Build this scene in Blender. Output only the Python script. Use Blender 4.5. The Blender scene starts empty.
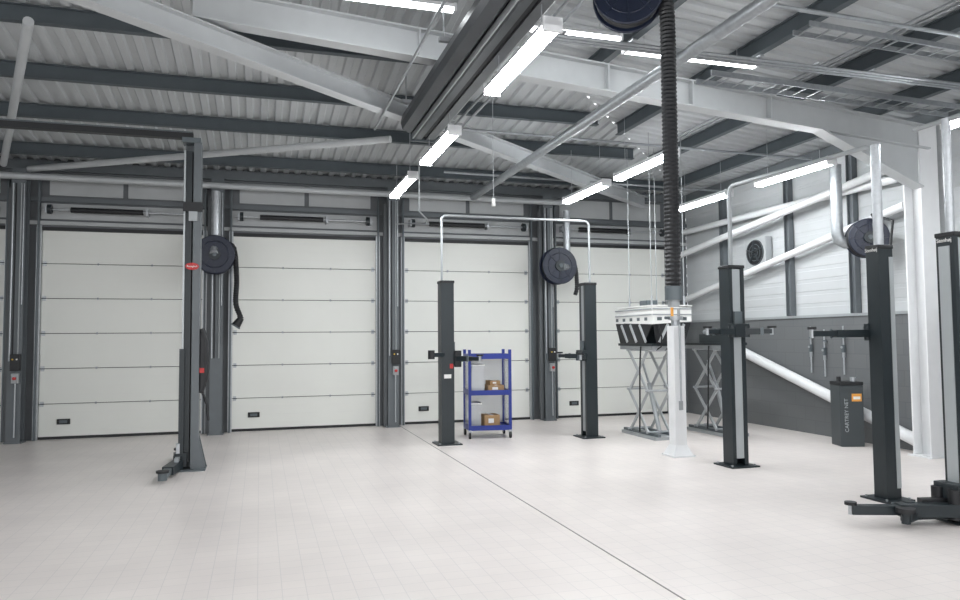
import bpy, math, random, bmesh
from mathutils import Vector as V, Matrix as M
random.seed(4)
sc=bpy.context.scene
sc.view_settings.view_transform='Standard'
col=sc.collection
# ---------------- materials
def mat(name,c,rough=.5,metal=0,var=.06,scale=6,bump=0,emit=0,alpha=1):
    m=bpy.data.materials.new(name);m.use_nodes=True;nt=m.node_tree;b=nt.nodes['Principled BSDF']
    b.inputs['Roughness'].default_value=rough;b.inputs['Metallic'].default_value=metal
    tc=nt.nodes.new('ShaderNodeTexCoord');n=nt.nodes.new('ShaderNodeTexNoise');n.inputs['Scale'].default_value=scale;n.inputs['Detail'].default_value=4
    nt.links.new(tc.outputs['Object'],n.inputs['Vector'])
    mx=nt.nodes.new('ShaderNodeMix');mx.data_type='RGBA'
    mx.inputs['A'].default_value=(*[x*(1-var) for x in c],1);mx.inputs['B'].default_value=(*[min(1,x*(1+var)) for x in c],1)
    nt.links.new(n.outputs['Fac'],mx.inputs['Factor']);nt.links.new(mx.outputs['Result'],b.inputs['Base Color'])
    if emit:
        b.inputs['Emission Color'].default_value=(.95,.98,1,1);b.inputs['Emission Strength'].default_value=emit
    if alpha<1:b.inputs['Alpha'].default_value=alpha
    return m
WHITE=mat('white_paint',(.74,.75,.76),.45)
CLAD=mat('wall_cladding',(.50,.52,.53),.55,var=.08,scale=2)
DECK=mat('roof_deck',(.46,.48,.49),.5,var=.12,scale=1.5)
PURL=mat('purlin_grey',(.065,.08,.09),.5,var=.15)
STEEL=mat('steel_white',(.48,.50,.51),.45,var=.08)
COLG=mat('column_grey',(.12,.135,.145),.45,var=.1)
UPW=mat('upper_wall',(.12,.13,.138),.6,var=.15,scale=2)
UPL=mat('upper_wall_light',(.42,.435,.44),.55,var=.12,scale=3)
DOORM=mat('door_cream',(.75,.76,.72),.42,var=.03,scale=2)
DOORG=mat('door_gap',(.07,.07,.06),.7)
GALV=mat('galvanised',(.46,.48,.5),.35,.6,var=.2,scale=25)
DUCTM=mat('galvanised_duct',(.33,.35,.365),.38,.6,var=.25,scale=18)
BLACK=mat('black_rubber',(.010,.011,.013),.5)
CHAR=mat('charcoal_paint',(.014,.021,.025),.38,var=.12)
LG=mat('light_grey',(.33,.35,.36),.4,.1)
LEGM=mat('scissor_leg_grey',(.44,.46,.47),.4,.2)
SILV=mat('silver_strip',(.42,.45,.46),.35,.3)
MG=mat('mid_grey',(.10,.12,.13),.4,.1)
CABM=mat('cabinet_grey',(.05,.06,.065),.4,.1)
NAVY=mat('navy_plastic',(.007,.012,.03),.35)
BLUE=mat('blue_paint',(.006,.024,.22),.38)
RED=mat('red_plastic',(.45,.02,.02),.4)
YEL=mat('yellow_plastic',(.7,.45,.03),.4)
ORG=mat('orange_label',(.75,.34,.06),.4)
CARD=mat('cardboard',(.38,.24,.12),.8,var=.12)
PAPER=mat('paper_white',(.78,.78,.76),.6)
CLEAR=mat('clear_plastic',(.78,.8,.82),.15,alpha=.42)
RAILM=mat('rail_grey',(.13,.14,.15),.32,.4,var=.3,scale=3)
RAILD=mat('rail_dark',(.045,.05,.056),.4,.2,var=.3,scale=3)
EMIT=mat('lamp_diffuser',(.9,.9,.9),.4,emit=68)
EMIT2=mat('dim_lamp_diffuser',(.9,.9,.9),.4,emit=12)
def blockmat():
    m=bpy.data.materials.new('painted_block');m.use_nodes=True;nt=m.node_tree;b=nt.nodes['Principled BSDF'];b.inputs['Roughness'].default_value=.55
    tc=nt.nodes.new('ShaderNodeTexCoord');sp=nt.nodes.new('ShaderNodeSeparateXYZ');cb=nt.nodes.new('ShaderNodeCombineXYZ')
    nt.links.new(tc.outputs['Object'],sp.inputs[0]);nt.links.new(sp.outputs['Y'],cb.inputs['X']);nt.links.new(sp.outputs['Z'],cb.inputs['Y'])
    br=nt.nodes.new('ShaderNodeTexBrick');nt.links.new(cb.outputs[0],br.inputs['Vector'])
    br.inputs['Color1'].default_value=(.125,.133,.138,1);br.inputs['Color2'].default_value=(.135,.143,.147,1);br.inputs['Mortar'].default_value=(.11,.116,.12,1)
    br.inputs['Scale'].default_value=1;br.inputs['Brick Width'].default_value=.44;br.inputs['Row Height'].default_value=.22;br.inputs['Mortar Size'].default_value=.005
    nt.links.new(br.outputs['Color'],b.inputs['Base Color'])
    bp=nt.nodes.new('ShaderNodeBump');bp.inputs['Strength'].default_value=.2;bp.invert=True;nt.links.new(br.outputs['Fac'],bp.inputs['Height']);nt.links.new(bp.outputs['Normal'],b.inputs['Normal'])
    return m
BLOCK=blockmat()
def floormat():
    m=bpy.data.materials.new('tiled_floor');m.use_nodes=True;nt=m.node_tree;b=nt.nodes['Principled BSDF'];b.inputs['Roughness'].default_value=.34
    tc=nt.nodes.new('ShaderNodeTexCoord')
    br=nt.nodes.new('ShaderNodeTexBrick');nt.links.new(tc.outputs['Object'],br.inputs['Vector']);br.offset=0
    br.inputs['Color1'].default_value=(.725,.672,.645,1);br.inputs['Color2'].default_value=(.75,.695,.665,1);br.inputs['Mortar'].default_value=(.62,.585,.57,1)
    br.inputs['Scale'].default_value=1;br.inputs['Brick Width'].default_value=.15;br.inputs['Row Height'].default_value=.15;br.inputs['Mortar Size'].default_value=.0028;br.inputs['Mortar Smooth'].default_value=.3
    n=nt.nodes.new('ShaderNodeTexNoise');n.inputs['Scale'].default_value=.8;n.inputs['Detail'].default_value=6;nt.links.new(tc.outputs['Object'],n.inputs['Vector'])
    rp=nt.nodes.new('ShaderNodeMapRange');rp.inputs['From Min'].default_value=.3;rp.inputs['From Max'].default_value=.7;rp.inputs['To Min'].default_value=.92;rp.inputs['To Max'].default_value=1.06;nt.links.new(n.outputs['Fac'],rp.inputs['Value'])
    vm=nt.nodes.new('ShaderNodeVectorMath');vm.operation='SCALE';nt.links.new(br.outputs['Color'],vm.inputs[0]);nt.links.new(rp.outputs[0],vm.inputs['Scale'])
    nt.links.new(vm.outputs[0],b.inputs['Base Color'])
    bp=nt.nodes.new('ShaderNodeBump');bp.inputs['Strength'].default_value=.06;bp.invert=True;nt.links.new(br.outputs['Fac'],bp.inputs['Height']);nt.links.new(bp.outputs['Normal'],b.inputs['Normal'])
    return m
FLOOR=floormat();JOINT=mat('floor_joint',(.2,.19,.18),.7)
# ---------------- mesh builder
class MB:
    def __init__(s): s.v=[];s.f=[];s.m=[];s.sm=[];s.ms=[]
    def mi(s,m):
        if m not in s.ms:s.ms.append(m)
        return s.ms.index(m)
    def add(s,vs,fs,m,smooth=False,mx=None):
        b=len(s.v);s.v+=[(mx@V(q) if mx else V(q)) for q in vs];k=s.mi(m)
        for f in fs:s.f.append([i+b for i in f]);s.m.append(k);s.sm.append(smooth)
        return s
    def box(s,x0,x1,y0,y1,z0,z1,m,mx=None):
        vs=[(x,y,z) for x in(x0,x1) for y in(y0,y1) for z in(z0,z1)]
        return s.add(vs,[(0,1,3,2),(4,6,7,5),(0,4,5,1),(2,3,7,6),(0,2,6,4),(1,5,7,3)],m,False,mx)
    def bar(s,p0,p1,w,h,m,up=V((0,0,1))):
        p0=V(p0);p1=V(p1);d=(p1-p0);L=d.length;d.normalize()
        side=d.cross(up)
        if side.length<1e-4:side=V((1,0,0))
        side.normalize();u=side.cross(d)
        mx=M((( *(d[0],side[0],u[0]),p0[0]),(*(d[1],side[1],u[1]),p0[1]),(*(d[2],side[2],u[2]),p0[2]),(0,0,0,1)))
        return s.box(0,L,-w/2,w/2,-h/2,h/2,m,mx)
    def ibeam(s,p0,p1,w,h,m,t=.015):
        p0=V(p0);p1=V(p1);z=V((0,0,1));d=(p1-p0).normalized();sd=d.cross(z).normalized();u=sd.cross(d)
        s.bar(p0+u*(h/2-t/2),p1+u*(h/2-t/2),w,t,m);s.bar(p0-u*(h/2-t/2),p1-u*(h/2-t/2),w,t,m)
        return s.bar(p0,p1,t,h-2*t,m)
    def tube(s,pts,r,m,n=12,caps=True,smooth=True):
        pts=[V(p) for p in pts];R=r if isinstance(r,(list,tuple)) else [r]*len(pts)
        t=(pts[1]-pts[0]).normalized();a=V((0,0,1)) if abs(t.z)<.9 else V((1,0,0))
        nrm=(a-t*a.dot(t)).normalized();vs=[];N=len(pts)
        for i,p in enumerate(pts):
            t=((pts[min(i+1,N-1)]-pts[max(i-1,0)])).normalized()
            nrm=(nrm-t*nrm.dot(t)).normalized();bn=t.cross(nrm)
            for k in range(n):
                g=2*math.pi*k/n;vs.append(p+(nrm*math.cos(g)+bn*math.sin(g))*R[i])
        fs=[(i*n+k,i*n+(k+1)%n,(i+1)*n+(k+1)%n,(i+1)*n+k) for i in range(N-1) for k in range(n)]
        s.add(vs,fs,m,smooth)
        if caps:
            s.add(vs[:n],[tuple(range(n))[::-1]],m);s.add(vs[-n:],[tuple(range(n))],m)
        return s
    def cyl(s,p0,p1,r,m,n=20,r2=None): return s.tube([p0,p1],[r,r if r2 is None else r2],m,n)
    def ring(s,c,ax,R,r,m,n=28,k=8):
        c=V(c);ax=V(ax).normalized();a=V((0,0,1)) if abs(ax.z)<.9 else V((1,0,0));e=(a-ax*a.dot(ax)).normalized();g=ax.cross(e);vs=[]
        for i in range(n):
            t=2*math.pi*i/n;o=e*math.cos(t)+g*math.sin(t)
            for j in range(k):
                q=2*math.pi*j/k;vs.append(c+o*(R+r*math.cos(q))+ax*r*math.sin(q))
        fs=[(i*k+j,((i+1)%n)*k+j,((i+1)%n)*k+(j+1)%k,i*k+(j+1)%k) for i in range(n) for j in range(k)]
        return s.add(vs,fs,m,True)
    def extr(s,prof,axis,a,b,m,mx=None):
        def P(u,v,w): return {'X':(w,u,v),'Y':(u,w,v),'Z':(u,v,w)}[axis]
        n=len(prof);vs=[P(u,v,a) for u,v in prof]+[P(u,v,b) for u,v in prof]
        fs=[(i,(i+1)%n,n+(i+1)%n,n+i) for i in range(n)]+[tuple(range(n))[::-1],tuple(range(n,2*n))]
        return s.add(vs,fs,m,False,mx)
    def obj(s,name,parent=None,loc=(0,0,0),rz=0,bevel=0,**kw):
        me=bpy.data.meshes.new(name);me.from_pydata([tuple(q) for q in s.v],[],s.f)
        for m in s.ms:me.materials.append(m)
        me.polygons.foreach_set('material_index',s.m);me.polygons.foreach_set('use_smooth',s.sm)
        bm=bmesh.new();bm.from_mesh(me);bmesh.ops.recalc_face_normals(bm,faces=bm.faces);bm.to_mesh(me);bm.free()
        o=bpy.data.objects.new(name,me);col.objects.link(o);o.location=loc;o.rotation_euler[2]=rz
        if parent:o.parent=parent
        if bevel:
            b=o.modifiers.new('bevel','BEVEL');b.width=bevel;b.segments=2;b.limit_method='ANGLE'
        for k,v in kw.items():o[k]=v
        return o
def thing(name,label,cat,loc=(0,0,0),rz=0,group=None):
    e=bpy.data.objects.new(name,None);col.objects.link(e);e.location=loc;e.rotation_euler[2]=rz;e.empty_display_size=.1
    e['label']=label;e['category']=cat
    if group:e['group']=group
    return e
def dup(root,loc=None,rz=None,label=None):
    def rec(o,par):
        c=o.copy();col.objects.link(c)
        if par:c.parent=par
        for ch in list(o.children):rec(ch,c)
        return c
    c=rec(root,None)
    if loc is not None:c.location=loc
    if rz is not None:c.rotation_euler[2]=rz
    if label:c['label']=label
    return c
def text(s,size,loc,rot,m,parent,name='lettering'):
    cu=bpy.data.curves.new('t','FONT');cu.body=s;cu.size=size;cu.align_x='CENTER';cu.align_y='CENTER';cu.extrude=.001
    o=bpy.data.objects.new('t',cu);col.objects.link(o)
    dg=bpy.context.evaluated_depsgraph_get();me=bpy.data.meshes.new_from_object(o.evaluated_get(dg))
    bpy.data.objects.remove(o);me.materials.clear();me.materials.append(m)
    t=bpy.data.objects.new(name,me);col.objects.link(t);t.location=loc;t.rotation_euler=rot;t.parent=parent
    return t
def arc(c,r,a0,a1,n=8):
    out=[]
    for i in range(n+1):
        a=math.radians(a0+(a1-a0)*i/n);out.append(V(c)+V((r*math.cos(a),0,r*math.sin(a))))
    return out
def S(o,k='structure'): o['kind']=k;return o
YW=13.6;XR=8.72
# ---------------- shell
S(MB().box(-9,XR+.3,-3,YW+.4,-.12,0,FLOOR).obj('floor'))
S(MB().box(2.485,2.497,-2,YW-.02,0,.002,JOINT).obj('trim_1'))
def rz(x,y): return 4.62+.09*min(YW-y,XR-x)
mb=MB();prof=[(0,0),(.08,0),(.1,.035),(.18,.035)]
xs=[];x=-9
while x<XR:
    for a,b in prof:
        if x+a<XR:xs.append((x+a,b))
    x+=.2
xs.append((XR,0));vs=[]
for x,b in xs:
    y0=max(x+YW-XR,-3);vs+= [(x,y0,rz(x,y0)+b),(x,YW+.1,4.62+b-.009)]
mb.add(vs,[(2*i,2*i+1,2*i+3,2*i+2) for i in range(len(xs)-1)],DECK)
S(mb.obj('ceiling'))
mb=MB();ys=[];y=-3
while y<YW:
    for a,b in prof:
        if y+a<YW:ys.append((y+a,b))
    y+=.2
ys.append((YW,0));vs=[]
for y,b in ys:
    x0=max(y-(YW-XR),-9);vs+=[(x0,y,rz(x0,y)+b),(XR+.1,y,4.62+b-.009)]
mb.add(vs,[(2*i,2*i+1,2*i+3,2*i+2) for i in range(len(ys)-1)],DECK)
S(mb.obj('ceiling_side_slope'))
# back wall with openings
doors=[(-6.5,-3.98),(-3.46,-.96),(-.46,2.07),(2.61,5.12),(5.70,8.20)]
DH=3.48
mb=MB();xx=-9
for a,b in doors:
    mb.box(xx,a,YW,YW+.2,0,DH,UPW);xx=b
mb.box(xx,XR,YW,YW+.2,0,DH,UPW)
mb.box(-9,XR,YW,YW+.2,DH,4.66,UPW)
S(mb.obj('wall_back'))
S(MB().box(-9,XR,YW-.05,YW,3.93,4.0,COLG).box(-9,XR,YW-.06,YW,3.54,3.6,UPL).box(-9,XR,YW-.1,YW,4.44,4.6,COLG).obj('trim_2'))
mb=MB()
for a,b in doors: mb.box(a-.02,b+.02,YW-.02,YW,3.64,3.90,UPL)
for a,b in doors:
    mb.box(a+.1,(a+b)/2-.04,YW-.02,YW,4.04,4.4,UPL);mb.box((a+b)/2+.04,b-.1,YW-.02,YW,4.04,4.4,UPL)
S(mb.obj('trim_3'))
# right wall
S(MB().box(XR-.1,XR,-3,YW-.1,4.46,4.6,COLG).obj('trim_4'))
mb=MB();mb.box(XR-.04,XR+.2,-3,YW,0,1.9,BLOCK);mb.box(XR-.06,XR+.2,-3,YW,1.9,1.94,LG)
z=1.94;pr=[]
while z<4.6:
    pr+=[(XR,z),(XR,z+.13),(XR+.006,z+.135),(XR+.006,z+.19)];z+=.2
pr=[q for q in pr if q[1]<4.64]
mb.extr(pr+[(XR+.2,4.66),(XR+.2,1.94)],'Y',-3,YW,CLAD)
S(mb.obj('wall_right'))
S(MB().box(-9.2,-9,-3,YW,0,6.3,UPL).obj('wall_left'))
# ---------------- doors
def make_door(i,a,b):
    W=b-a;mb=MB();mb.box(0,W,.06,.08,0,DH,DOORG)
    hh=DH/6
    for k in range(6):
        z0=k*hh+.006+(.04 if k==0 else 0);z1=(k+1)*hh-.006;zz=z0
        for q in(.25,.5,.75):
            zq=k*hh+hh*q;t=.003 if q==.5 else .0015
            mb.box(0,W,.02,.06,zz,zq-t,DOORM).box(0,W,.024,.06,zq-t,zq+t,DOORM);zz=zq+t
        mb.box(0,W,.02,.06,zz,z1,DOORM)
    o=S(mb.obj('door_%d'%i,loc=(a,YW,0)))
    MB().box(0,W,.015,.065,0,.045,BLACK).obj('bottom_seal',o)
    MB().box(0,W,-.012,.03,DH-.03,DH+.03,BLACK).obj('top_seal',o)
    for x0 in(-.07,W-.0):
        MB().box(x0,x0+.07,-.05,-.0,0,DH+.05,GALV).box(x0+.02,x0+.05,-.1,-.055,0,4.35,MG).obj('guide_track',o)
    MB().box(.27,.47,.0,.022,.24,.33,BLACK).box(.31,.43,-.015,.0,.26,.31,MG).obj('handle',o,bevel=.008)
    hm=MB().box(0,.05,.0,.02,-.04,.04,GALV).cyl((.0,-.004,0),(.06,-.004,0),.01,MG,8)
    first=None
    for k in range(1,6):
        for x0 in(.02,W/3,2*W/3,W-.08):
            if first is None: first=hm.obj('hinge',o,loc=(x0,0,k*hh))
            else:
                c=first.copy();col.objects.link(c);c.location=(x0,0,k*hh)
                if .1<x0<W-.1:c.scale=(.5,1,.5)
    return o
for i,(a,b) in enumerate(doors): make_door(i+1,a,b)
# torsion shafts
g='door spring shafts above the doors';W=2.4
t=thing('spring_shaft','galvanised door shaft with black torsion spring above sectional door','door shaft',(doors[0][0]+.05,YW-.16,3.78),group=g)
MB().cyl((0,0,0),(W,0,0),.018,GALV).obj('shaft',t)
L=1.1;n=int(L/.02);MB().tube([(.4+L*j/(2*n),0,0) for j in range(2*n+1)],[.05 if j%2 else .04 for j in range(2*n+1)],BLACK,12).obj('spring',t)
for x0 in(.06,W-.12):MB().cyl((x0,0,0),(x0+.06,0,0),.08,CHAR).obj('cable_drum',t)
for x0 in(.03,W/2+.35,W-.05):MB().box(x0,x0+.03,-.04,.135,-.06,.06,GALV).obj('bracket',t)
for a,b in doors[1:]: dup(t,(a+.05,YW-.16,3.78))
# steel columns
colx=[-3.72,-.71,2.34,5.41]
g='grey steel columns between the doors'
def ibv(mb,x,y,w,d,z0,z1,m,t=.02):
    mb.box(x-w/2,x+w/2,y-d/2,y-d/2+t,z0,z1,m).box(x-w/2,x+w/2,y+d/2-t,y+d/2,z0,z1,m).box(x-t/2,x+t/2,y-d/2+t,y+d/2-t,z0,z1,m);return mb
c0=None
for x in colx:
    if c0 is None:
        c0=thing('steel_column','grey painted steel column between two sectional doors','column',(x,YW-.23,0),group=g)
        ibv(MB(),0,0,.2,.24,.02,4.4,COLG).obj('shaft',c0)
        MB().box(-.13,.13,-.14,.12,0,.02,COLG).obj('base_plate',c0)
        for xx_,r_,m_,z0 in((-.07,.014,GALV,1.3),(-.03,.01,BLACK,1.3),(.045,.012,LG,1.3),(.08,.009,GALV,2.2)):
            MB().cyl((xx_,-.12-r_,z0),(xx_,-.12-r_,4.15),r_,m_,8).obj('conduit',c0)
        MB().box(-.16,-.1,-.03,.05,.02,4.1,UPW).obj('cable_trunking',c0)
    else: dup(c0,(x,YW-.23,0))
g='door control boxes'
cb=thing('control_box','black door control box with red stop button','control box',(2.37,YW-.37,1.05),group=g)
MB().box(-.07,.07,-.08,0,.1,.36,BLACK).obj('housing',cb,bevel=.008)
iso=MB().box(-.05,.05,-.07,0,-.1,.06,LG).obj('isolator',cb,bevel=.006)
MB().cyl((0,-.07,-.02),(0,-.1,-.02),.026,RED).obj('stop_button',iso)
MB().cyl((-.03,-.08,.28),(-.03,-.095,.28),.012,YEL,10).obj('push_button',cb)
MB().cyl((.03,-.08,.28),(.03,-.095,.28),.012,PAPER,10).obj('push_button',cb)
MB().tube([(0,-.03,-.1),(0,-.03,-.5),(0,-.03,-.95)],.012,GALV,8).obj('conduit',cb)
for x in(-3.69,5.44): dup(cb,(x,YW-.37,1.05))
# ---------------- roof steel
g='grey roof purlins'
for Yp in(12.7,11.1,9.8,8.4,6.9,5.2):
    x1=Yp-(YW-XR);z=rz(-20,Yp)-.105
    MB().ibeam((-8.9,Yp,z),(x1-.1,Yp,z),.09,.18,PURL,.01).obj('roof_purlin',label='dark grey steel purlin under the corrugated roof',category='purlin',group=g)
for Xp in(7.8,6.6,5.3,3.9,2.4,.8):
    y1=Xp+(YW-XR);z=rz(Xp,-20)-.105
    MB().ibeam((Xp,-2.5,z),(Xp,y1-.1,z),.09,.18,PURL,.01).obj('roof_purlin',label='dark grey steel purlin under the corrugated roof',category='purlin',group=g)
fr=thing('portal_frame','off-white steel portal frame with rafter and haunched column','steel frame',(8.5,7.6,0))
mb=MB();ibv(mb,0,0,.3,.28,.02,4.4,WHITE).obj('column',fr)
MB().box(-.2,.16,-.18,.18,0,.02,WHITE).obj('base_plate',fr)
MB().ibeam((.0,-.1,4.22),(-9.15,-.1,4.90),.18,.32,STEEL,.02).obj('rafter',fr)
mb=MB();mb.extr([(-.15,3.55),(-1.7,4.2),(-.15,4.1)],'Y',-.11,-.09,STEEL);mb.bar((-.15,-.1,3.55),(-1.75,-.1,4.2),.18,.02,STEEL);mb.obj('haunch',fr)
for k in range(5):
    x=-2.5-1.1*k;z=4.22+(-x)*.0743;MB().box(x-.01,x+.01,-.19,-.01,z-.14,z+.14,STEEL).obj('stiffener',fr)
MB().ibeam((7.6,13.35,4.38),(1.77,9.14,4.52),.16,.22,STEEL,.015).ibeam((1.77,9.14,4.52),(-2.1,6.3,4.6),.16,.22,STEEL,.015).obj('diagonal_beam',label='off-white steel beam running diagonally under the roof',category='beam')
g='white tubular roof bracing'
for p,q in(((-3.6,13.3,4.40),(1.75,10.1,4.42)),((-3.9,13.1,4.42),(-2.2,8,4.75)),((-4.1,13.49,4.46),(-8,9,4.85))):
    MB().cyl(p,q,.05,STEEL,14).obj('bracing_tube',label='off-white tubular steel bracing under the roof',category='bracing tube',group=g)
MB().cyl((-8.9,YW-.406,4.26),(5.9,YW-.406,4.26),.055,LEGM,14).obj('overhead_pipe',label='light grey horizontal pipe running above the doors',category='pipe')
g='white tubular wall bracing'
for p,q,r_ in(((8.55,13.4,2.38),(8.55,7.9,3.4),.06),((8.56,11.6,1.33),(8.56,7.85,.16),.085),((8.55,13.4,3.8),(8.55,8.0,3.8),.06),((8.42,13.4,3.3),(8.42,7.9,3.95),.06)):
    MB().cyl(p,q,r_,WHITE,14).obj('wall_bracing_tube',label='white tubular steel bracing along the side wall',category='bracing tube',group=g)
g='grey wall posts'
for y in(12.2,10.36,8.95,5.5,3):
    ibv(MB(),XR-.06,y,.1,.12,1.94,4.46,COLG,.012).obj('wall_post',label='grey steel post on white cladding of the side wall',category='post',group=g)
# conduits
pts=[(3.78,4.4+.1*k,4.22) for k in range(86)]
MB().tube(pts,[.062 if k%2 else .058 for k in range(86)],DUCTM,16).obj('ventilation_pipe',label='galvanised spiral pipe hung under the roof',category='pipe')
mb=MB()
for k in range(3): mb.cyl((2.5,6+.06*k,4.34),(XR-.1,6+.06*k,4.34),.016,DUCTM,8)
for k in range(9): mb.box(2.6+.7*k,2.64+.7*k,5.95,6.17,4.358,4.375,GALV)
mb.obj('conduit_run',label='bundle of galvanised conduits on hangers under the roof',category='conduit')
mb=MB().bar((4.6,6.62,4.42),(8.2,6.62,4.34),.015,.06,DUCTM).bar((4.6,6.9,4.42),(8.2,6.9,4.34),.015,.06,DUCTM)
for k in range(18):
    x=4.65+.2*k;z=4.41-.022*(x-4.6);mb.box(x,x+.02,6.62,6.9,z-.01,z,DUCTM)
mb.obj('cable_tray',label='galvanised ladder cable tray under the roof',category='cable tray')
mb=MB().bar((4.9,5.5,4.52),(8.3,5.5,4.44),.015,.05,DUCTM).bar((4.9,5.72,4.52),(8.3,5.72,4.44),.015,.05,DUCTM)
for k in range(17):
    x=4.95+.2*k;z=4.51-.0235*(x-4.9);mb.box(x,x+.02,5.5,5.72,z-.01,z,DUCTM)
mb.obj('cable_tray',label='galvanised ladder cable tray under the roof',category='cable tray')
g='thin roof conduits'
for x,z in((2.45,4.42),(2.6,4.45),(1.45,4.4),(6.0,4.62),(6.1,4.62)):
    MB().cyl((x,2.5,z),(x,9.6,z),.016,DUCTM,8).obj('roof_conduit',label='thin galvanised conduit running under the roof',category='conduit',group=g)
for y,z,x0 in((9.6,4.5,2.0),(12.0,4.45,3.0),(5.1,4.42,4.0)):
    MB().cyl((x0,y,z),(8.5,y,z-.05),.02,DUCTM,8).obj('roof_conduit',label='thin galvanised conduit running under the roof',category='conduit',group=g)
MB().tube([(2.5,11.7,4.5),(2.5,11.7,3.7),(2.7,12.0,3.62),(2.9,13.0,3.72),(2.4,13.24,3.72)],.014,LG,8).obj('small_pipework',label='thin grey pipework near the door column',category='pipe')
# ---------------- strip lights
def strip(L=1.5):
    t=thing('strip_light','white LED strip light fitting hanging from the roof, switched on','ceiling light',group='strip lights under the roof')
    MB().extr([(-.075,.0),(-.05,.06),(.05,.06),(.075,.0)],'Y',-L/2,L/2,WHITE).obj('housing',t)
    MB().extr([(-.07,.0),(-.05,-.045),(.05,-.045),(.07,0)],'Y',-L/2+.02,L/2-.02,EMIT).obj('diffuser',t)
    for s in(-1,1):
        y=s*L/2;MB().box(-.077,.077,min(y,y-s*.025),max(y,y-s*.025),-.05,.062,WHITE).obj('end_cap',t)
        MB().cyl((0,s*L*.35,0),(0,s*L*.35,.75),.004,GALV,6).obj('hanging_wire',t,loc=(0,0,.06))
    return t
def wires(c,k):
    for ch in c.children:
        if ch.name.startswith('hanging'): ch.scale=(1,1,k)
s0=strip();s0.location=(2.05,8.45,3.9)
for p in((4.93,10.5,3.9),(4.93,8.65,3.9),(7.2,10.7,3.9),(7.2,8.5,3.9),(7.2,5.35,3.9),(4.93,1.5,3.9),(7.2,1.5,3.9),(-5,3,3.9),(-5.4,6.5,3.9),(-1.2,1.5,3.9),(2.05,10.75,3.9)): dup(s0,p)  # far-left fittings and those near the camera are unseen, added to light the room
for p in((2.05,5.62,3.9),(2.05,1.5,3.9)): wires(dup(s0,p),.26)  # the second one is out of view, an extra fitting added for its light
wires(s0,.26)
for p in((1.0,6.85,4.87),(2.85,6.9,4.8),(4.55,6.9,4.68)):
    c=dup(s0,p,math.pi/2);c.scale=(.6,1.12,.7);wires(c,.26)
    for ch in c.children:
        if ch.name.startswith('diffuser'):
            ch.data=ch.data.copy();ch.data.materials[0]=EMIT2
# ---------------- extraction rail
er=thing('extraction_rail','grey exhaust extraction rail with channels hung under the roof','extraction rail',(1.93,0,4.3))
MB().extr([(-.08,-.1),(-.08,.1),(-.02,.16),(.18,.16),(.24,.08),(.24,-.1),(.2,-.14),(.1,-.14),(.1,-.1),(.04,-.1),(.04,-.14),(-.04,-.14)],'Y',2.5,9.1,RAILM).obj('duct',er)
MB().extr([(-.24,-.08),(-.26,.0),(-.24,.1),(-.1,.1),(-.09,-.08),(-.14,-.12)],'Y',2.5,8.9,RAILD).obj('side_duct',er)
MB().box(.24,.255,2.5,9.1,-.09,-.04,LG).box(.24,.25,2.5,9.1,.02,.05,BLACK).obj('rail_edge',er)
MB().box(-.095,-.08,2.5,9.0,-.16,-.1,SILV).box(.05,.09,2.5,9.0,-.125,-.1,BLACK).obj('rail_slot',er)
MB().box(-.09,.25,9.1,9.14,-.16,.18,MG).obj('end_cap',er)
for y in(3.5,5.2,6.7,8.6):
    MB().bar((-.3,y,.18),(.3,y,.18),.05,.04,GALV).cyl((-.25,y,.18),(-.25,y,.5),.008,GALV,6).cyl((.25,y,.18),(.25,y,.5),.008,GALV,6).obj('hanger',er)
# ---------------- reels
def reel(R=.3,lab='dark hose reel'):
    t=thing('hose_reel',lab,'hose reel')
    for y in(-.1,.1):
        mb=MB().tube([(0,y-.012,0),(0,y+.012,0)],R,NAVY,36).ring((0,y,0),(0,1,0),R,.014,NAVY,36)
        if y<0:
            mb.ring((0,y-.014,0),(0,1,0),R*.72,.01,NAVY,36)
            for k in range(8):
                a=k*math.pi/4;mb.bar((R*.3*math.cos(a),y-.016,R*.3*math.sin(a)),(R*.95*math.cos(a),y-.016,R*.95*math.sin(a)),.02,.016,NAVY,up=V((0,1,0)))
        mb.obj('flange',t)
    mb=MB();mb.cyl((0,-.1,0),(0,.1,0),R*.55,BLACK,28)
    for k in range(3):
        for y in(-.05,.045): mb.ring((0,y,0),(0,1,0),R*.62+k*.035,.035 ,BLACK,32)
    mb.obj('hose_coil',t)
    hb=MB().cyl((0,-.15,0),(0,-.11,0),R*.3,CHAR,24).obj('hub',t)
    MB().cyl((0,-.17,0),(0,-.15,0),R*.12,MG,20).obj('hub_cap',hb)
    MB().box(-.04,.04,.112,.225,-R*.9,R*1.1,MG).box(-R*.8,R*.8,.13,.16,-.04,.04,MG).obj('bracket',t)
    return t
def duct(t,pts,r,m=None,name='duct'):
    m=m or DUCTM
    P=[V(p) for p in pts];out=[];rr=[]
    for a,b in zip(P,P[1:]):
        n=max(1,int((b-a).length/.05))
        for k in range(n): out.append(a.lerp(b,k/n));rr.append(r*(1.04 if len(out)%2 else 1))
    out.append(P[-1]);rr.append(r)
    return MB().tube(out,rr,m,18).obj(name,t)
def hose(t,pts,r,name='hose',m=BLACK,st=.02,am=.1):
    P=[V(p) for p in pts];out=[];rr=[]
    Q=[P[0]]+P+[P[-1]]
    for i in range(1,len(Q)-2):
        n=max(2,int((Q[i+1]-Q[i]).length/st))
        for k in range(n):
            u=k/n;a,b,c,d=Q[i-1],Q[i],Q[i+1],Q[i+2]
            out.append(.5*((2*b)+(c-a)*u+(2*a-5*b+4*c-d)*u*u+(3*b-a-3*c+d)*u**3));rr.append(r*(1+am if len(out)%2 else 1-am))
    out.append(P[-1]);rr.append(r)
    return MB().tube(out,rr,m,16,True,False).obj(name,t)
t=reel(.31,'dark blue hose reel with hanging black hose on door column');t.location=(-.73,13.0,3.04)
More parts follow.
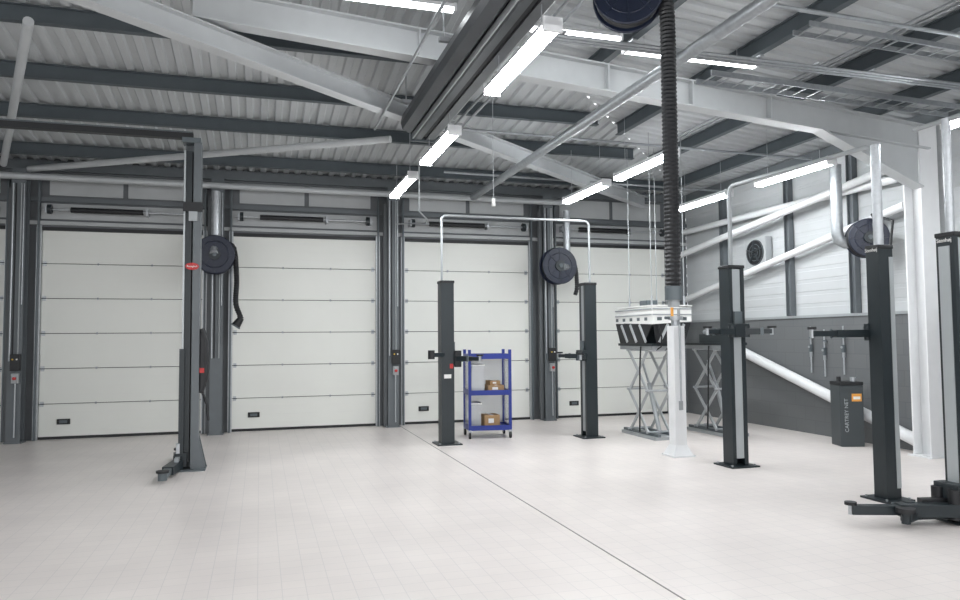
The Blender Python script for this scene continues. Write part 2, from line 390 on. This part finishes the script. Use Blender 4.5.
duct(t,[(0,.1,1.1),(0,.1,.32),(-.01,.04,.2),(-.01,-.06,.1),(-.01,-.14,.0)],.07,m=GALV)
hose(t,[(.22,-.03,.2),(.31,-.03,.08),(.35,-.03,-.4),(.34,-.03,-.8),(.40,-.03,-1.0),(.43,-.03,-1.08)],.043)
MB().cyl((.43,-.03,-1.06),(.34,-.03,-1.2),.05,BLACK,18,.075).ring((.34,-.03,-1.2),(-.55,0,-.85),.075,.012,MG).obj('nozzle',t)
t=reel(.34,'dark blue hose reel with silver duct on a door column');t.location=(5.5,13.0,2.98)
duct(t,[(.24,.1,1.1),(.24,.1,.15),(.22,.04,.04),(.16,-.06,-.02),(.05,-.14,-.02)],.065,m=GALV)
hose(t,[(.3,-.03,.1),(.36,-.03,-.05),(.38,-.03,-.4),(.34,-.03,-.55)],.04)
t=reel(.26,'black hose reel with silver duct beside off-white column');t.location=(8.27,8.3,2.98);t.rotation_euler[2]=-.5
duct(t,[(-.36,.12,1.1),(-.36,.12,.1),(-.33,.12,.0),(-.25,.12,-.05),(-.05,.12,-.05)],.08)
MB().tube([(.1,-.1,.2),(.0,-.25,.3),(.15,-.6,.15),(.1,-.66,-.1),(.08,-.66,-.3)],.018,BLACK,8).obj('air_hose',t)
t=reel(.3,'black ceiling hose reel with long ribbed hose hanging down');t.location=(3.15,5.75,4.68);t.rotation_euler[2]=-.45
P_=[(.3,-.0,.05),(.333,0,-.15)]+[(.34,0,-.4-.25*k) for k in range(10)]
hose(t,P_,.066,st=.017,am=.07)
MB().cyl((.34,0,-2.64),(.34,0,-2.76),.075,MG,20).cyl((.34,0,-2.76),(.34,0,-2.82),.05,LG,20).obj('nozzle',t)
MB().box(-.03,.03,.16,.2,-.1,.42,MG).obj('hanger',t)
# ---------------- two post lifts
H=2.49
def post(t,x,y,ang,armz,arms,strip_m=LG,k=1,hv=1,side=None,bp=1):
    R=M.Translation(V((x,y,0)))@M.Rotation(ang,4,'Z')@M.Diagonal((k,k,1,1))
    def X(mb):
        mb.v=[R@q for q in mb.v];return mb
    mb=MB();pr=[(-.1,-.11),(.1,-.11),(.1,-.06),(.07,-.06),(.07,-.08),(-.07,-.08),(-.07,.08),(.07,.08),(.07,.06),(.1,.06),(.1,.11),(-.1,.11)]
    mb.extr(pr,'Z',.02,H-.04,CHAR);X(mb).obj('column',t)
    X(MB().box(.04,.09,-.058,.058,.1,H-.05,strip_m)).obj('cover_strip',t)
    if side: X(MB().box(*side,.12,H-.12,SILV)).obj('side_strip',t,label='silver grey face strip')
    X(MB().box(-.11,.11,-.12,.12,H-.04,H,BLACK)).obj('top_cap',t,bevel=.008)
    mb=MB().box(-.18*bp,.2*bp,-.2*bp,.2*bp,0,.018,CHAR)
    for a in(-.16,.16):
        for b in(-.14,.15): mb.cyl((b*bp,a*bp,.018),(b*bp,a*bp,.035),.015,GALV,8)
    X(mb).obj('base_plate',t)
    X(MB().box(.085,.16,-.13,.13,armz-.07,armz+.1,CHAR).box(.1,.13,-.055,.055,armz+.1,armz+.25,MG)).obj('carriage',t,bevel=.006)
    for s,(aa,L) in zip((-1,1),arms):
        a=math.radians(aa);p=V((.13,s*.1,armz));d=V((math.cos(a),math.sin(a),0))
        q=p+d*L*.6;e=p+d*L;w=hv
        mb=MB().cyl(p-V((0,0,.07)),p+V((0,0,.07)),.045,CHAR).bar(p,q,.1*w,.075*w,CHAR).bar(q-d*.1,e,.065*w,.055*w,CHAR)
        n=V((-d.y,d.x,0));mb.bar(q-d*.02-n*.055*w,q+d*.02-n*.055*w,.02,.09,MG)
        ar=X(mb).obj('arm',t,bevel=.004)
        X(MB().cyl(e-V((0,0,.04)),e+V((0,0,.04)),.022,GALV).cyl(e+V((0,0,.04)),e+V((0,0,.065)),.055,BLACK)).obj('lifting_pad',ar)
A=thing('two_post_lift','charcoal two-post vehicle lift with thin overhead pipe','vehicle lift',(2.74,10.9,0))
post(A,0,0,0,1.3,((-60,.5),(75,.5)));post(A,2.37,-.04,math.pi,1.3,((-75,.5),(60,.55)))
pp=[(-.06,0,H),(-.06,0,3.43)]+arc((.02,0,3.43),.08,180,90)+arc((2.35,0,3.43),.08,90,0)+[(2.43,0,H)]
MB().tube(pp,.019,LG,10).obj('overhead_pipe',A)
MB().box(.1,.2,-.17,-.07,1.17,1.42,BLACK).obj('control_unit',A,bevel=.008)
MB().box(.03,.08,-.118,-.112,1.15,1.22,RED).obj('sticker',A)
MB().box(-.06,.05,-.118,-.112,1.0,1.06,PAPER).obj('sticker',A)
ar=MB().bar((-.08,-.12,1.36),(-.3,-.3,1.36),.07,.06,CHAR).obj('arm',A,bevel=.004)
MB().cyl((-.3,-.3,1.3),(-.3,-.3,1.43),.05,BLACK).obj('lifting_pad',ar)
B=thing('two_post_lift','charcoal two-post vehicle lift with light grey strips and raised arms','vehicle lift',(5.68,7.86,0))
cx=.2
post(B,0,0,-math.pi/2,1.66,((-78,.42),(60,.3)),strip_m=SILV);post(B,cx,-2.1,math.pi/2,1.62,((-70,.3),(96,.95)),k=.78,side=(-.107,-.1,-.11,-.045),bp=1.1)
pp=[(0,0,H),(0,0,3.42),(0,-.03,3.48),(0,-.08,3.5),(cx-.02,-2.0,3.5),(cx,-2.07,3.47),(cx,-2.1,3.4)]
MB().tube(pp,.024,LG,10).obj('overhead_pipe',B)
duct(B,[(cx,-2.1,3.5),(cx,-2.1,H)],.045,name='riser_duct',m=GALV)
text('Stenhøj',.05,(cx-.1,-2.1,2.44),(math.pi/2,0,-math.pi/2),PAPER,B)
D=thing('two_post_lift','charcoal and grey vehicle lift post with arms near the floor','vehicle lift',(5.8,4.88,0))
post(D,0,0,-math.pi/2,.13,((-110,1.1),(60,.7)),hv=1.4,k=.88,side=(-.07,.05,-.118,-.11),strip_m=SILV)
post(D,0,-2.3,math.pi/2,.14,((-80,.6),(75,.7)))
duct(D,[(-.03,0,3.5),(-.03,0,H)],.035,name='riser_duct',m=GALV)
MB().cyl((0,.35,3.5),(0,-2.3,3.5),.022,LG,10).cyl((0,-2.3,3.5),(0,-2.3,H),.022,LG,10).obj('overhead_pipe',D)
ar=MB().bar((-.1,.0,.1),(-.5,.1,.1),.13,.11,CHAR).bar((-.42,.08,.09),(-.66,-.02,.09),.09,.07,CHAR).bar((-.16,.02,.18),(-.4,.08,.18),.08,.06,BLACK).cyl((-.5,.1,.03),(-.5,.1,.19),.05,CHAR).obj('arm',D,bevel=.005)
MB().cyl((-.66,-.02,.04),(-.66,-.02,.13),.035,CHAR).cyl((-.66,-.02,.13),(-.66,-.02,.17),.075,BLACK).obj('lifting_pad',ar)
MB().box(-.2,-.08,-.12,.12,.06,.34,CHAR).cyl((-.2,-.08,.05),(-.2,-.08,.3),.05,BLACK).cyl((-.2,.08,.05),(-.2,.08,.3),.05,BLACK).obj('arm_bracket',D,bevel=.006)
text('Stenhøj',.048,(-.107,-.0,2.42),(math.pi/2,0,-math.pi/2),PAPER,D)
# ---------------- tall lift
T=thing('tall_vehicle_lift','tall grey two-post vehicle lift with overhead crossbeam','vehicle lift',(-.83,9.85,0))
def tall(x,w):
    pr=[(.11*w,-.1),(.02*w,-.1),(.02*w,-.07),(.09*w,-.07),(.09*w,.07),(-.07*w,.07),(-.07*w,.05),(-.09*w,.05),(-.09*w,.1),(.11*w,.1)]
    MB().extr([(x+a,b) for a,b in pr],'Z',.02,4.1,COLG).obj('column',T)
    MB().box(x-.075*w if w>0 else x+.0,x-.0*w if w>0 else x+.075,-.06,.045,.1,4.0,CHAR).obj('inner_channel',T)
    MB().box(min(x-.095*w,x-.075*w),max(x-.095*w,x-.075*w),-.09,.0,.1,4.0,SILV).obj('guide_rail',T)
    MB().box(x-.14,x+.2,-.18,.18,0,.02,MG).obj('base_plate',T)
    for y in(-.1,.085): MB().extr([(x+.11*w,.02),(x+.2*w,.02),(x+.11*w,.42)],'Y',y,y+.015,COLG).obj('gusset',T)
    MB().box(x-.13*w-.03,x-.05*w+.03,-.12,.1,.06,.22,CHAR).box(x-.09*w-.03,x-.09*w+.03,-.11,.02,.22,1.5,CHAR).box(x-.12*w-.02,x-.12*w+.02,-.13,-.05,.22,.34,GALV).obj('carriage',T)
    for sy in(-1,1):
        p=V((x-.12*w,sy*.1,.09));q=p+V((-.06*w,sy*.5,0));e=q+V((-.02*w,sy*.3,0))
        ar=MB().cyl(p-V((0,0,.06)),p+V((0,0,.1)),.055,CHAR).bar(p,q,.13,.1,CHAR).bar(q,e,.085,.07,MG).bar(p+V((0,0,.07)),p+V((0,sy*.2,.07)),.05,.05,LG).obj('arm',T,bevel=.004)
        MB().cyl(e-V((0,0,.05)),e+V((0,0,.035)),.05,MG).cyl(e+V((0,0,.035)),e+V((0,0,.06)),.07,BLACK).obj('lifting_pad',ar)
tall(0,1);tall(-3.1,-1)
MB().box(-.12,.1,-.115,.115,4.1,4.16,MG).box(-3.2,-2.98,-.115,.115,4.1,4.16,MG).box(-3.1,0,-.05,.05,4.16,4.235,BLACK).box(-3.1,0,-.06,.06,4.235,4.25,MG).obj('crossbeam',T)
MB().box(-.1,.13,-.125,-.1,3.22,3.34,BLACK).box(-.03,.07,-.125,-.1,3.1,3.22,LG).obj('pulley_cover',T)
MB().extr([(.015+.08*math.cos(k*math.pi/12),2.53+.045*math.sin(k*math.pi/12)) for k in range(24)],'Y',-.118,-.1,RED).obj('badge',T)
text('Ravaglioli',.033,(.015,-.12,2.53),(math.pi/2,0,0),PAPER,T)
MB().tube([(.13,-.05,1.75),(.17,-.05,1.62),(.19,-.05,1.35),(.17,-.05,1.1),(.12,-.05,.95)],.04,BLACK,12).obj('control_unit',T)
MB().box(.11,.18,-.09,.05,1.0,1.7,BLACK).obj('motor_box',T,bevel=.02)
MB().box(.115,.17,-.1,-.09,1.2,1.26,RED).obj('switch',T)
MB().tube([(.13,-.02,1.0),(.2,-.02,.8),(.22,-.02,.6)],.015,BLACK,8).obj('cable',T)
# ---------------- white post
Wp=thing('white_post','white square steel post with base plate and fittings on top','post',(5.42,8.75,0))
MB().box(-.085,.085,-.085,.085,.02,1.75,WHITE).obj('shaft',Wp,bevel=.006)
mb=MB().box(-.16,.16,-.16,.16,0,.025,WHITE)
mb.add([(-.14,-.14,.025),(.14,-.14,.025),(.14,.14,.025),(-.14,.14,.025),(-.088,-.088,.15),(.088,-.088,.15),(.088,.088,.15),(-.088,.088,.15)],[(0,1,5,4),(1,2,6,5),(2,3,7,6),(3,0,4,7),(4,5,6,7)],WHITE);mb.obj('base_plate',Wp)
MB().cyl((0,0,1.75),(0,0,1.83),.06,GALV).cyl((0,0,1.83),(0,0,1.88),.1,GALV).cyl((-.16,0,1.86),(.12,0,1.86),.02,MG).cyl((-.05,0,1.88),(-.05,0,2.0),.02,ORG,10).cyl((.05,0,1.88),(.05,0,1.98),.02,LG,10).obj('top_fitting',Wp)
MB().box(-.03,.03,-.095,-.085,.62,.74,LG).obj('switch_plate',Wp)
MB().cyl((0,-.1,1.3),(0,-.1,1.75),.015,GALV,8).cyl((0,-.1,.74),(0,-.1,1.3),.012,GALV,8).obj('conduit',Wp)
# ---------------- scissor lifts
def scissor(x,y,full,lab):
    t=thing('scissor_lift',lab,'scissor lift',(x,y,0),group='scissor lift platforms')
    MB().box(-.22,.22,-.55,.55,0,.05,LG).box(-.18,-.12,-.55,.55,.05,.09,MG).box(.12,.18,-.55,.55,.05,.09,MG).obj('base_frame',t)
    e=.34 if full else .22
    MB().box(-.23,e-.02,-.53,.53,1.40,1.46,LG).box(-.25,e,-.56,.56,1.46,1.50,CHAR).obj('platform',t)
    for sx in(-.2,.18):
        for z0,z1 in((.09,.75),(.75,1.40)):
            for q,o in((1,0),(-1,.022)):
                MB().bar((sx+o,-.3*q,z0),(sx+o,.3*q,z1),.02,.05,LEGM).obj('scissor_leg',t)
    for z in(.1,.75,1.39):
        for yy in(-.3,.3):MB().cyl((-.23,yy,z),(.23,yy,z),.018,GALV,12).obj('pivot_shaft',t)
    MB().cyl((0,-.3,.1),(0,.0,.85),.035,LG).cyl((0,.0,.85),(0,.2,1.2),.018,GALV).obj('hydraulic_ram',t)
    MB().tube([(-.25,-.2,1.45),(-.3,-.25,1.1),(-.28,-.2,.6),(-.24,-.1,.09)],.013,BLACK,8).obj('hydraulic_hose',t)
    if not full:
        MB().box(-.16,.1,-.4,.2,1.50,1.64,CHAR).cyl((-.05,-.4,1.68),(-.05,.2,1.68),.04,GALV).obj('jack_beam',t)
        return t
    x0,x1=-.27,.42
    mb=MB().extr([(-.6,1.80),(.6,1.84),(.6,2.06),(-.6,2.08)],'X',x0,x0+.02,PAPER)
    mb.box(x0-.012,x0,-.6,.6,1.94,1.96,LG).box(x0-.012,x0,-.6,.6,2.03,2.05,LG)
    for k in range(5): mb.box(x0-.006,x0,-.46+k*.24,-.38+k*.24,1.86,1.91,MG)
    mb.obj('side_panel',t)
    mb=MB().extr([(x0,1.80),(x1,1.84),(x1,2.06),(x0,2.08)],'Y',-.62,-.6,PAPER)
    mb.box(x0,x1,-.632,-.62,1.94,1.96,LG).box(x0,x1,-.632,-.62,2.03,2.05,LG)
    for k in range(3): mb.box(x0+.08+k*.22,x0+.16+k*.22,-.626,-.62,1.86,1.91,MG)
    mb.obj('end_panel',t)
    MB().box(x0-.01,x1+.01,-.63,.61,2.08,2.10,PAPER).box(x0+.05,x1-.05,-.4,.4,2.10,2.105,LG).obj('top_panel',t)
    MB().extr([(-.6,1.80),(.6,1.83),(.45,1.5),(-.35,1.5)],'X',x0+.0,x0+.02,BLACK).obj('sloping_plate',t)
    MB().extr([(x0+.02,1.80),(x1,1.83),(x1-.12,1.5),(x0+.08,1.5)],'Y',-.6,-.585,BLACK).obj('sloping_plate',t)
    for k in range(3):
        yc=-.3+k*.3;MB().bar((x0-.01,yc-.12,1.52),(x0-.01,yc+.08,1.8),.02,.04,LEGM).obj('strut',t)
    for k in range(2):
        xc=x0+.2+k*.28;MB().bar((xc-.08,-.61,1.52),(xc+.08,-.61,1.8),.02,.04,LEGM).obj('strut',t)
    MB().box(x0+.05,x1-.14,-.35,.4,1.5,2.0,CHAR).obj('core_unit',t)
    MB().box(-.08,.12,-.12,.12,2.10,2.2,MG).obj('top_unit',t,bevel=.01)
    for k in range(3):
        MB().tube([(x0+.1+.2*k,-.62,1.8),(x0+.12+.2*k,-.68,1.6),(x0+.14+.2*k,-.62,1.45),(x0+.13+.15*k,-.5,1.4)],.012,BLACK,8).obj('cable',t)
    return t
scissor(6.08,10.65,True,'raised scissor lift with compact white-topped unit on narrow grey legs')
scissor(7.3,10.6,False,'raised scissor lift with dark platform on narrow grey legs')
g='thin suspension cables'
for x,y in((5.9,10.2),(6.2,10.15),(6.4,10.9),(6.0,11.1),(6.45,10.15)):
    MB().cyl((x,y,2.106),(x,y,rz(x,y)-.02),.008,LG,6).cyl((x,y,2.106),(x,y,2.25),.016,GALV,8).obj('suspension_cable',label='thin steel cable hanging from the roof',category='cable',group=g)
# ---------------- blue trolley
TX,TY=3.58,11.5
C=thing('blue_trolley','deep blue metal shelf trolley on castors holding boxes','trolley',(TX,TY,0),-.12)
w,d=.33,.26
for x in(-w,w):
    for y in(-d,d):
        hh=1.42
        MB().box(x-.022,x+.022,y-.022,y+.022,.14,hh,BLUE).obj('post',C)
        cs=MB().box(x-.025,x+.025,y-.02,y+.02,.1,.14,GALV).obj('castor',C)
        MB().cyl((x-.015,y,.055),(x+.015,y,.055),.055,BLACK,20).obj('wheel',cs)
for z in(.16,.72,1.30):
    MB().box(-w,w,-d,d,z,z+.02,BLUE).box(-w-.02,w+.02,-d-.02,-d,z-.03,z+.05,BLUE).box(-w-.02,w+.02,d,d+.02,z-.03,z+.05,BLUE).box(-w-.02,-w,-d,d,z-.03,z+.05,BLUE).box(w,w+.02,-d,d,z-.03,z+.05,BLUE).obj('shelf',C)
MB().box(-w+.02,w-.02,d-.01,d-.005,.2,1.27,CLEAR).obj('back_panel',C,label='translucent plastic back panel')
for s in(-1,1): MB().box(s*w-.004,s*w+.004,-d+.03,d-.03,.2,1.27,CLEAR).obj('side_panel',C,label='translucent plastic side panel')
rot=M.Translation(V((TX,TY,0)))@M.Rotation(-.12,4,'Z')
def cbox(x,y,z,a,b,h,m,lab,nm='cardboard_box',r=0):
    t=thing(nm,lab,'box',rot@V((x,y,z)),-.12+r)
    MB().box(-a,a,-b,b,0,h,m).obj('body',t,bevel=.004)
    if m is CARD: MB().box(-.02,.02,-b-.002,b+.002,h,h+.003,PAPER).box(-a*.5,a*.2,-b-.003,-b,h*.3,h*.7,PAPER).obj('tape',t)
    else: MB().box(-a-.01,a+.01,-b-.01,b+.01,h,h+.02,PAPER).obj('lid',t)
cbox(.04,-.02,.181,.13,.14,.18,CARD,'brown cardboard box on the lower trolley shelf',r=.1)
cbox(.12,-.02,.741,.13,.16,.1,CARD,'low brown cardboard box on the middle trolley shelf')
cbox(.1,.0,.842,.09,.1,.07,CARD,'small brown cardboard box stacked on another box',r=.2)
cbox(-.18,0,.741,.1,.17,.42,CLEAR,'clear plastic storage box on the middle trolley shelf','plastic_box')
cbox(-.21,0,.181,.08,.17,.36,CLEAR,'clear plastic storage box on the lower trolley shelf','plastic_box')
# ---------------- grey cabinet
K=thing('equipment_cabinet','dark grey metal cabinet with orange label against the side wall','cabinet',(8.24,8.75,0),-.3)
MB().box(-.17,.17,-.15,.15,.0,.88,CABM).obj('body',K,bevel=.01)
MB().box(-.175,.175,-.155,.155,.88,.93,BLACK).obj('lid',K,bevel=.01)
lp=MB().box(-.0,.14,-.157,-.15,.65,.76,ORG).obj('label_plate',K)
MB().box(.02,.12,-.16,-.157,.68,.72,PAPER).obj('label_text_panel',lp)
MB().cyl((-.11,0,.93),(-.11,0,1.0),.03,BLACK).obj('connector',K)
MB().cyl((.1,.0,.93),(.1,.0,.99),.04,GALV).obj('connector',K)
text('CARTREY NET',.075,(-.08,-.153,.45),(math.pi/2,-math.pi/2,0),SILV,K)
# wall fan
F=thing('wall_fan','dark round wall extractor fan in a pale square housing','fan',(XR-.02,11.15,3.12))
MB().box(-.14,0,-.30,.26,-.28,.26,LEGM).obj('housing',F,bevel=.01)
MB().cyl((-.15,-.02,-.01),(-.14,-.02,-.01),.235,BLACK,32).obj('fan_opening',F)
mb=MB()
for r_ in(.08,.15,.225): mb.ring((-.155,-.02,-.01),(1,0,0),r_,.006,MG,28,6)
for k in range(5):
    a=k*2*math.pi/5;mb.bar((-.155,-.02+.03*math.cos(a),-.01+.03*math.sin(a)),(-.155,-.02+.2*math.cos(a+.3),-.01+.2*math.sin(a+.3)),.01,.07,CABM,up=V((1,0,0)))
mb.obj('grille',F)
def reg(y,z):
    t=thing('air_regulator','small grey air line valve with pipe on side wall','valve',(XR-.08,y,z),group='air line valves')
    MB().cyl((0,0,-.4),(0,0,.35),.012,GALV,8).obj('pipe',t)
    MB().box(-.03,.02,-.025,.025,-.06,.06,MG).cyl((0,0,-.14),(0,0,-.06),.022,LG).obj('filter_body',t,bevel=.006)
    MB().cyl((-.03,0,.02),(-.045,0,.02),.018,LG).obj('gauge',t)
    MB().box(-.03,.01,-.05,.02,.16,.18,MG).obj('lever',t)
    return t
a=reg(9.9,1.4);dup(a,(XR-.08,9.6,1.35));dup(a,(XR-.08,9.2,1.4))
MB().cyl((2.33,7.2,3.05),(2.33,7.2,5.1),.004,LG,6).cyl((2.33,7.2,2.98),(2.33,7.2,3.06),.02,PAPER,12).obj('pull_cord',label='thin white pull cord hanging from the roof',category='cord')
# ---------------- world & camera
w=bpy.data.worlds.new('w');sc.world=w;w.use_nodes=True
w.node_tree.nodes['Background'].inputs[0].default_value=(.97,.98,1,1);w.node_tree.nodes['Background'].inputs[1].default_value=1.95
f=730;yaw=math.radians(16.8);p=math.radians(3.02);ro=math.radians(.46)
fw=V((math.sin(yaw)*math.cos(p),math.cos(yaw)*math.cos(p),math.sin(p)))
r0=V((math.cos(yaw),-math.sin(yaw),0));u0=r0.cross(fw)
r=r0*math.cos(ro)-u0*math.sin(ro);u=u0*math.cos(ro)+r0*math.sin(ro)
cd=bpy.data.cameras.new('camera');cam=bpy.data.objects.new('camera',cd);col.objects.link(cam)
cam.matrix_world=M(((r.x,u.x,-fw.x,0),(r.y,u.y,-fw.y,0),(r.z,u.z,-fw.z,1.6),(0,0,0,1)))
cd.sensor_width=36;cd.lens=36*f/960;cd.clip_start=.05;sc.camera=cam
